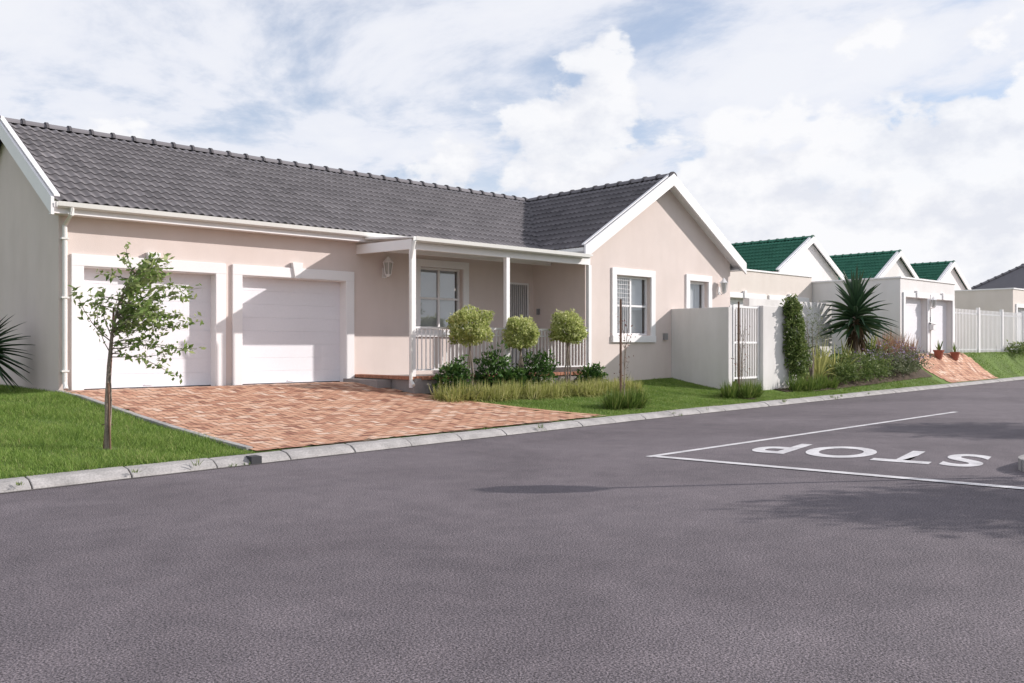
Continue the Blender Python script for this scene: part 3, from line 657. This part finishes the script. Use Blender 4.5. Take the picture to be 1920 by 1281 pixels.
items=[]
for i in range(125):
    x=10.42+(i/125)*5.5+rng.normal()*0.03; y=13.28+0.08*math.sin(i*0.2)+rng.uniform(-0.22,0.16)
    items.append(((x,y,Hf(x,y)),80,0.13,0.42*rng.uniform(0.75,1.15),0.013))
clumps('border_grass','border',items,droop=0.75,spread=1.35)
for (x,y,z,r_) in ((11.42,13.75,1.76,0.42),(12.86,13.78,1.62,0.38),(14.28,13.75,1.77,0.39)):
    t=empty('topiary_tree'); gz=Hf(x,y)
    g=MB(); 
    for k in range(3):
        o=0.03*k-0.03; g.tube([(x+o,y+o*0.5,gz-0.05),(x+o*2,y-o,gz+0.45),(x-o,y+o,z-0.1)],[0.022,0.018,0.016],6)
    g.make('trunk','bark',t)
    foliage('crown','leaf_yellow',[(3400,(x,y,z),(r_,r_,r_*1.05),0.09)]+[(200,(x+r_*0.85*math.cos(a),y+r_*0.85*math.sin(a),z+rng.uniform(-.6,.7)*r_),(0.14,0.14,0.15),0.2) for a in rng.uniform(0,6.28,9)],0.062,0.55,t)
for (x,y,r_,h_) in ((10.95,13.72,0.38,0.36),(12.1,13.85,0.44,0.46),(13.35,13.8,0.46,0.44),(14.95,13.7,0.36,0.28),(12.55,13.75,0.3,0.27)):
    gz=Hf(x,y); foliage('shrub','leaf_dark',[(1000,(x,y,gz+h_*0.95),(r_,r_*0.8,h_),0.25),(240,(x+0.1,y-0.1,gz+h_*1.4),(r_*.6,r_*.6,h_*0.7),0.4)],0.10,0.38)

# young tree on the left lawn
Rv=Vector((0.738,-0.675,0)); Fv=Vector((0.675,0.738,0))
tree=empty('young_tree'); bx,by=3.55,11.1; bz=Hf(bx,by)
def off(a,z,dpt=0): return Vector((bx,by,0))+Rv*a+Fv*dpt+Vector((0,0,z))
g=MB(); tp=[off(0.0,bz-0.05),off(0.0,0.75),off(0.02,1.15),off(0.06,1.55),off(0.14,1.9),off(0.28,2.2),off(0.44,2.38)]
g.tube(tp,[0.03,0.025,0.021,0.017,0.013,0.008,0.004],8)
g.tube([off(0.03,bz-0.05,-0.02),off(0.05,0.7),off(0.04,1.1)],[0.014,0.012,0.008],6)
LP=[]; r2=np.random.default_rng(22)
def along(t):
    t*= (len(tp)-1); i=min(int(t),len(tp)-2); return tp[i].lerp(tp[i+1],t-i)
specs=[]
for i in range(60):
    t=r2.uniform(0.38,0.98); p=along(t); sgn=1 if r2.uniform()<0.84 else -0.3
    a=r2.uniform(0.3,0.95)*sgn; ln=(1.2-t)*r2.uniform(0.5,1.1)+0.10
    d=Rv*a+Fv*r2.normal()*0.35+Vector((0,0,r2.uniform(0.0,0.7))); d.normalize(); specs.append((p,d,ln))
def sp(t,a,z,ln,f=0): specs.append((along(t),(Rv*a+Fv*f+Vector((0,0,z))).normalized(),ln))
sp(0.62,0.9,0.30,1.05); sp(0.66,0.9,0.22,0.9,0.15); sp(0.45,0.95,-0.02,1.1); sp(0.42,0.9,0.08,1.0,-0.15); sp(0.5,0.9,0.10,1.1,0.1); sp(0.7,0.9,0.3,0.75); sp(0.38,0.9,0.0,0.8); sp(0.55,0.9,0.05,0.7); sp(0.6,0.9,0.15,0.8,-0.2); sp(0.4,0.9,-0.1,0.9,0.1)
for p,d,ln in specs:
    pts=[p]; q=p.copy()
    for s in range(5):
        q=q+d*ln/5; pts.append(q.copy()); d=(d+Rv*0.12+Vector((0,0,-0.045))+Vector(r2.normal(size=3))*0.10).normalized()
    g.tube(pts,[0.008,0.006,0.005,0.004,0.003,0.002],4,cap=False)
    for s in range(int(ln*54)):
        t=r2.uniform(0.10,1.0)**0.8*5; i=min(int(t),4); LP.append(np.array(pts[i].lerp(pts[i+1],t-i))+r2.normal(size=3)*0.030)
g.make('trunk_and_branches','bark',tree)
LP=np.array(LP); V,F=leafcloud(LP,0.074,0.45,0.2,np.tile(np.array([0.5,-0.45,0.1]),(len(LP),1)))
np_mesh('leaves',V,F,'leaf_tree',tree,np.clip(rng.normal(0.6,0.25,len(LP)),0,1))
g=MB(); g.tube([off(-0.06,bz-0.05,0.04),off(0.015,1.0,0.05),off(0.06,1.85,0.05)],0.013,6); g.tube([off(0.06,bz-0.05,-0.04),off(0.03,0.95,-0.03)],0.012,6)
g.tube([off(-0.06,0.45),off(0.07,0.45)],0.006,5)
g.make('stakes','darkwood',tree)

for s,hh,sd in ((S1,2.33,3),(S2,2.45,4)):
    r3=np.random.default_rng(sd); p=empty('staked_sapling'); z0=Hf(*s)
    g=MB(); g.tube([(s[0]-0.12,s[1],z0),(s[0]-0.11,s[1]+0.01,hh)],0.024,6); g.make('stake','darkwood',p)
    g=MB(); 
    g.tube([(s[0]-0.02,s[1],z0),(s[0]+0.0,s[1],1.2),(s[0]+0.1,s[1]-0.05,2.05)],[0.012,0.009,0.003],5)
    LPs=[]
    for k in range(18):
        zz=r3.uniform(z0+0.2,1.7); a=r3.uniform(0,6.28); ln=r3.uniform(0.15,0.4)
        q=(s[0]+ln*0.5*math.cos(a),s[1]+ln*0.5*math.sin(a),zz+ln*0.9); g.tube([(s[0],s[1],zz),q],[0.005,0.002],4)
        for m_ in range(4): LPs.append(np.array(q)+r3.normal(size=3)*0.06)
    g.make('twigs','bark',p)
    V,F=leafcloud(np.array(LPs),0.045,0.5); np_mesh('buds',V,F,'succ',p,rng.uniform(0,1,len(LPs)))
clumps('tussock_grass','clump',[((S1[0]+dx,S1[1]+dy,Hf(S1[0],S1[1])),190,0.15,0.46,0.015) for dx,dy in ((-.25,0.05),(0.28,-0.1),(0.05,.12),(-0.05,-0.15),(0.42,0.1),(-0.4,-.05))],droop=0.5,spread=1.0)
clumps('tussock_grass','clump',[((S2[0]+dx,S2[1]+dy,Hf(S2[0],S2[1])),190,0.15,0.46,0.016) for dx,dy in ((-.35,0.05),(0.35,-0.1),(0.05,.12),(-0.05,-0.15),(0.55,0.05),(-.55,0))],droop=0.5,spread=1.0)

# right-hand flower bed
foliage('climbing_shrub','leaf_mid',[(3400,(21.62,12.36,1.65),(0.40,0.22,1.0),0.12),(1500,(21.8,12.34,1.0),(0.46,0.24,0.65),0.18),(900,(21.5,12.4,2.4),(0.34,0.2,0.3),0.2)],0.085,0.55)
p=empty('shrub_tree'); g=MB()
for k in range(7):
    a=rng.uniform(0,6.28); g.tube([(22.45,12.3,0.35),(22.45+0.15*math.cos(a),12.3+0.15*math.sin(a),1.2),(22.5+0.4*math.cos(a),12.3+0.3*math.sin(a),rng.uniform(1.7,2.2))],[0.02,0.014,0.005],5)
g.make('stems','bark',p); foliage('leaves','leaf_grey',[(620,(22.5,12.3,1.7),(0.42,0.35,0.75),0.4)],0.07,0.3,p)
def tus(x,y,n,ln,w=0.018,rad=0.16): return ((x,y,Hf(x,y)),n,rad,ln,w)
clumps('tussock_grass','clump',[tus(21.3,12.15,160,0.52),tus(21.8,12.1,160,0.52),tus(22.3,12.15,160,0.48),tus(22.8,12.25,160,0.52),tus(23.3,12.2,150,0.45)],droop=0.5)
clumps('flax_plant','flax',[((23.9,12.9,Hf(23.9,12.9)),34,0.12,1.3,0.075),((24.7,12.8,Hf(24.6,12.8)),28,0.1,1.1,0.065),((23.2,12.6,Hf(23.2,12.6)),22,0.08,0.95,0.055)],droop=0.35,spread=0.85,fold=0.2,seg=6)
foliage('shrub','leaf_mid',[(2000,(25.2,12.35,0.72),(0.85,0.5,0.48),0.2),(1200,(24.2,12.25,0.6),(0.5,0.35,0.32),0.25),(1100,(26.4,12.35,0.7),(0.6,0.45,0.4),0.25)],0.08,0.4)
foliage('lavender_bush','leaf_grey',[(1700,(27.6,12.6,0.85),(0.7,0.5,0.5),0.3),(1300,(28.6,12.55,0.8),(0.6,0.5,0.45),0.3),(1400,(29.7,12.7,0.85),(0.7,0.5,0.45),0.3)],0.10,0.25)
P=np.concatenate([ell(130,(27.7,12.5,1.25),(0.8,0.5,0.35))[0],ell(160,(29.2,12.5,1.1),(1.2,0.5,0.3))[0],ell(60,(25.6,12.3,1.1),(0.8,0.4,0.2))[0]])
V,F=leafcloud(P,0.07,0.5); np_mesh('lavender_flowers',V,F,'purple',None,rng.uniform(0,1,len(P)))
clumps('red_fountain_grass','redgrass',[((28.6,13.1,0.7),240,0.2,1.3,0.022),((29.5,13.2,0.75),240,0.2,1.35,0.022),((30.2,13.0,0.75),200,0.2,1.1,0.022)],droop=0.5,spread=0.8)
clumps('flax_plant','flax',[((28.0,13.3,0.75),28,0.08,1.3,0.065),((26.0,13.1,0.7),22,0.08,1.0,0.06)],droop=0.3,spread=0.7,fold=0.2,seg=6)
foliage('shrub','leaf_dark',[(600,(25.6,13.2,0.85),(0.5,0.4,0.5),0.25),(900,(27.7,13.3,1.1),(0.4,0.35,0.5),0.25)],0.08,0.4)

# tree aloe
al=empty('tree_aloe'); ax,ay=26.8,13.2; az=Hf(ax,ay)
g=MB(); g.tube([(ax,ay,az-0.05),(ax+0.02,ay,az+0.6),(ax,ay,2.3)],[0.19,0.15,0.12],10); g.make('trunk','bark',al)
n=92; th=np.arange(n)*2.39996; el=np.radians(np.linspace(-22,84,n)+rng.normal(0,5,n))
d=np.stack([np.cos(th)*np.cos(el),np.sin(th)*np.cos(el),np.sin(el)],1)
ro=np.stack([np.full(n,ax),np.full(n,ay),np.linspace(2.0,2.65,n)],1)+d*0.06
V,F,ids=ribbons(ro,d,1.36*rng.uniform(0.8,1.08,n),0.13*rng.uniform(0.85,1.1,n),0.08+0.42*np.cos(el)*rng.uniform(0.3,1,n)*(el>-0.1),9,0.35)
np_mesh('leaves',V,F,'aloe',al,np.clip(rng.normal(0.55,0.22,n),0,1)[ids])
n=60; th=rng.uniform(0,6.28,n); el=np.radians(rng.uniform(-80,-50,n)); d=np.stack([np.cos(th)*np.cos(el),np.sin(th)*np.cos(el),np.sin(el)],1)
ro=np.stack([ax+np.cos(th)*0.12,ay+np.sin(th)*0.12,rng.uniform(1.4,2.3,n)],1); V,F,ids=ribbons(ro,d,rng.uniform(0.4,0.8,n),np.full(n,0.07),np.full(n,0.1),5,0.3)
np_mesh('dead_leaves',V,F,'aloe_dead',al,rng.uniform(0,1,n)[ids])
yu=empty('yucca_plant'); yx,yy_=3.55,17.9; yz=Hf(yx,yy_)
g=MB(); g.tube([(yx,yy_,yz-0.05),(yx,yy_,yz+0.75)],[0.09,0.07],8); g.make('trunk','bark',yu)
n=100; th=np.arange(n)*2.39996; el=np.radians(np.linspace(-45,85,n)); d=np.stack([np.cos(th)*np.cos(el),np.sin(th)*np.cos(el),np.sin(el)],1)
V,F,ids=ribbons(np.tile([yx,yy_,yz+0.78],(n,1))+d*0.05,d,0.95*rng.uniform(0.8,1.1,n),0.075*np.ones(n),0.2*np.ones(n),6,0.3); np_mesh('leaves',V,F,'aloe',yu,np.clip(rng.normal(0.4,0.2,n),0,1)[ids])

for x,y,s in ((33.95,13.5,0.85),(35.35,13.45,0.8)):
    p=empty('potted_plant'); z=Hf(x,y); g=MB(); g.tube([(x,y,z),(x,y,z+0.32*s),(x,y,z+0.33*s),(x,y,z+0.4*s)],[0.13*s,0.2*s,0.23*s,0.23*s],12); g.make('pot','terracotta',p)
    clumps('leaves','clump',[((x,y,z+0.38*s),16,0.06,0.42,0.04)],p,droop=0.3)
for x,y in ((43.5,12.95),(44.1,12.9)): clumps('red_succulent','succ',[((x,y,Hf(x,y)),70,0.15,0.42,0.09)],droop=0.3,spread=1.2)
foliage('shrub','leaf_mid',[(500,(42.6,13.6,1.25),(0.7,0.4,0.3),0.3),(400,(44.3,13.6,1.35),(0.5,0.4,0.4),0.3)],0.12,0.4)
g=MB(); g.tube([(42.9,12.9,0.5),(42.9,12.9,2.3)],0.03,6); g.tube([(43.0,12.9,0.5),(43.05,12.9,1.6)],0.015,6); g.make('tree_stake','darkwood')

# ------------------------------------------------------------------ opposite verge, stop sign and trees on it (outside this view)
g=MB()
ver=[(10.75,3.05)]+[(10.75+0.5*(1-math.cos(t)),3.05+0.35*math.sin(t)) for t in np.linspace(0.2,1.57,6)]+[(90,5.5),(90,-8),(10.75,-8)]
g.poly([(x,y,0.12) for x,y in ver]); 
g.make('grass_verge','turf')
g=MB(); vv=ver+[ver[0]]
for a,b_ in zip(vv[:-1],vv[1:]):
    d=Vector((b_[0]-a[0],b_[1]-a[1],0)).normalized(); nrm=Vector((-d.y,d.x,0)); g.prism((a[0],a[1],-0.01),(b_[0],b_[1],-0.01),nrm*0.14,(0,0,0.14))
g.make('verge_kerb','concrete')
sg=empty('stop_sign'); sx,sy=11.15,2.72
g=MB(); g.tube([(sx,sy,0),(sx,sy,3.1)],0.03,8); g.make('post','grey_metal',sg)
SZ=2.9
g=MB(); R_=0.31; oc=[(sx+0.045,sy+R_*math.cos(math.radians(22.5+45*k)),SZ+R_*math.sin(math.radians(22.5+45*k))) for k in range(8)]
oc2=[(sx+0.055,y,z) for _,y,z in oc]; g.add(oc+oc2,[tuple(range(7,-1,-1)),tuple(range(8,16))]+[(k,(k+1)%8,(k+1)%8+8,k+8) for k in range(8)]); g.make('plate','signred',sg)
cu=bpy.data.curves.new('s','FONT'); cu.body='STOP'; cu.size=0.23; cu.offset=0.004; cu.align_x='CENTER'; cu.align_y='CENTER'; cu.extrude=0.001
t=bpy.data.objects.new('lettering',cu); S.collection.objects.link(t); t.rotation_euler=(math.radians(90),0,math.radians(90)); t.location=(sx+0.06,sy,SZ); cu.materials.append(M['white']); t.parent=sg
def street_tree(x,y,hh,rad,nl,seed,name='street_tree'):
    r=np.random.default_rng(seed); p=empty(name); g=MB()
    g.tube([(x,y,0),(x+0.05,y,hh*0.35),(x,y+0.05,hh*0.6)],[0.11,0.08,0.05],8)
    bl=[]
    for k in range(12):
        a=r.uniform(0,6.28); e=r.uniform(0.2,1.2); c=(x+rad*0.8*math.cos(a)*math.cos(e),y+rad*0.8*math.sin(a)*math.cos(e),hh*0.65+rad*0.8*math.sin(e))
        g.tube([(x,y,hh*(0.4+0.02*k)),((x+c[0])/2,(y+c[1])/2,hh*0.6),c],[0.04,0.025,0.01],5)
        bl.append((nl//12,c,(rad*0.42,rad*0.42,rad*0.36),0.3))
    g.make('trunk_and_limbs','bark',p); foliage('crown','leaf_mid',bl,0.12,0.45,p)
street_tree(14.0,-0.7,3.6,1.45,5600,5); street_tree(21.0,1.9,3.7,1.4,5000,6)

# ------------------------------------------------------------------ light
az_=math.atan2(-0.548,0.836); el_=math.radians(25)
sd=Vector((math.cos(az_)*math.cos(el_),math.sin(az_)*math.cos(el_),math.sin(el_)))
sl_=bpy.data.lights.new('sun','SUN'); sl_.energy=5.0; sl_.angle=math.radians(0.55); sl_.color=(1,0.945,0.90)
so_=bpy.data.objects.new('sun',sl_); S.collection.objects.link(so_); so_.rotation_euler=sd.to_track_quat('Z','Y').to_euler(); so_.location=(30,-20,30)
W=bpy.data.worlds.new('World'); S.world=W; W.use_nodes=True; nt=W.node_tree; L=nt.links; nt.nodes.clear()
out=N(nt,'ShaderNodeOutputWorld')
sky=N(nt,'ShaderNodeTexSky',sky_type='NISHITA'); sky.sun_disc=False; sky.sun_elevation=el_; sky.sun_rotation=math.pi/2-az_; sky.air_density=1.0; sky.dust_density=0.4; sky.ozone_density=3.0
b1=N(nt,'ShaderNodeBackground'); b1.inputs[1].default_value=0.15; L.new(sky.outputs[0],b1.inputs[0])
tc=N(nt,'ShaderNodeTexCoord'); spx=N(nt,'ShaderNodeSeparateXYZ'); L.new(tc.outputs['Generated'],spx.inputs[0])
def MA(op,a,b_=None,c=None):
    n=N(nt,'ShaderNodeMath',operation=op)
    for i,v in enumerate((a,b_,c)):
        if v is None: continue
        if isinstance(v,(int,float)): n.inputs[i].default_value=v
        else: L.new(v,n.inputs[i])
    return n.outputs[0]
zc=MA('MAXIMUM',spx.outputs['Z'],0.0); dn=MA('ADD',zc,0.22)
cx=N(nt,'ShaderNodeCombineXYZ'); L.new(MA('DIVIDE',spx.outputs['X'],dn),cx.inputs[0]); L.new(MA('DIVIDE',spx.outputs['Y'],dn),cx.inputs[1])
mp=N(nt,'ShaderNodeMapping'); mp.inputs['Rotation'].default_value=(0,0,0.7); mp.inputs['Scale'].default_value=(1.0,0.85,1); L.new(cx.outputs[0],mp.inputs[0])
n1=N(nt,'ShaderNodeTexNoise',Scale=1.9,Detail=7.0,Roughness=0.6,Distortion=0.3); L.new(mp.outputs[0],n1.inputs['Vector'])
r1=N(nt,'ShaderNodeMapRange',interpolation_type='SMOOTHSTEP'); r1.inputs['From Min'].default_value=0.38; r1.inputs['From Max'].default_value=0.56; L.new(n1.outputs['Fac'],r1.inputs[0])
hz=N(nt,'ShaderNodeMapRange'); hz.inputs['From Min'].default_value=0.28; hz.inputs['From Max'].default_value=0.0; hz.inputs['To Max'].default_value=0.5; L.new(zc,hz.inputs[0])
veil=MA('MINIMUM',MA('ADD',MA('MULTIPLY',r1.outputs[0],0.55),MA('ADD',hz.outputs[0],0.40)),0.95)
# heaped clouds near the horizon
mp2=N(nt,'ShaderNodeMapping'); mp2.inputs['Scale'].default_value=(1,1,1.6); mp2.inputs['Location'].default_value=(0.35,0.2,0); L.new(tc.outputs['Generated'],mp2.inputs[0])
n3=N(nt,'ShaderNodeTexNoise',Scale=6.5,Detail=7.0,Roughness=0.55,Distortion=0.1); L.new(mp2.outputs[0],n3.inputs['Vector'])
thr=MA('MULTIPLY_ADD',spx.outputs['X'],-0.32,MA('MULTIPLY_ADD',zc,1.15,0.44))
dl=MA('SUBTRACT',n3.outputs['Fac'],thr)
r3=N(nt,'ShaderNodeMapRange',interpolation_type='SMOOTHSTEP'); r3.inputs['From Min'].default_value=0.0; r3.inputs['From Max'].default_value=0.06; L.new(dl,r3.inputs[0])
cc=N(nt,'ShaderNodeValToRGB'); cc.color_ramp.elements[0].position=0.40; cc.color_ramp.elements[1].position=0.62
cc.color_ramp.elements[0].color=(0.80,0.83,0.93,1); cc.color_ramp.elements[1].color=(0.92,0.93,0.98,1); L.new(n1.outputs['Fac'],cc.inputs[0])
b2=N(nt,'ShaderNodeBackground'); b2.inputs[1].default_value=1.0; L.new(cc.outputs[0],b2.inputs[0])
n5=N(nt,'ShaderNodeTexNoise',Scale=13.0,Detail=6.0,Roughness=0.6); L.new(mp2.outputs[0],n5.inputs['Vector'])
cu3=N(nt,'ShaderNodeValToRGB'); e=cu3.color_ramp.elements; e[0].position=0.36; e[0].color=(0.80,0.82,0.89,1); e[1].position=0.56; e[1].color=(0.98,0.98,1.0,1); L.new(n5.outputs['Fac'],cu3.inputs[0])
b3=N(nt,'ShaderNodeBackground'); b3.inputs[1].default_value=1.0; L.new(cu3.outputs[0],b3.inputs[0])
mx=N(nt,'ShaderNodeMixShader'); L.new(veil,mx.inputs[0]); L.new(b1.outputs[0],mx.inputs[1]); L.new(b2.outputs[0],mx.inputs[2])
mx2=N(nt,'ShaderNodeMixShader'); L.new(MA('MULTIPLY',r3.outputs[0],0.9),mx2.inputs[0]); L.new(mx.outputs[0],mx2.inputs[1]); L.new(b3.outputs[0],mx2.inputs[2]); L.new(mx2.outputs[0],out.inputs[0])

# ------------------------------------------------------------------ camera
cam=bpy.data.cameras.new('camera'); co=bpy.data.objects.new('camera',cam); S.collection.objects.link(co)
cam.sensor_width=36; cam.lens=30.94; cam.shift_y=0.0039; cam.clip_start=0.1; cam.clip_end=3000
co.location=(0,0,1.4); co.rotation_euler=(math.radians(90),0,math.radians(47.55-90)); S.camera=co
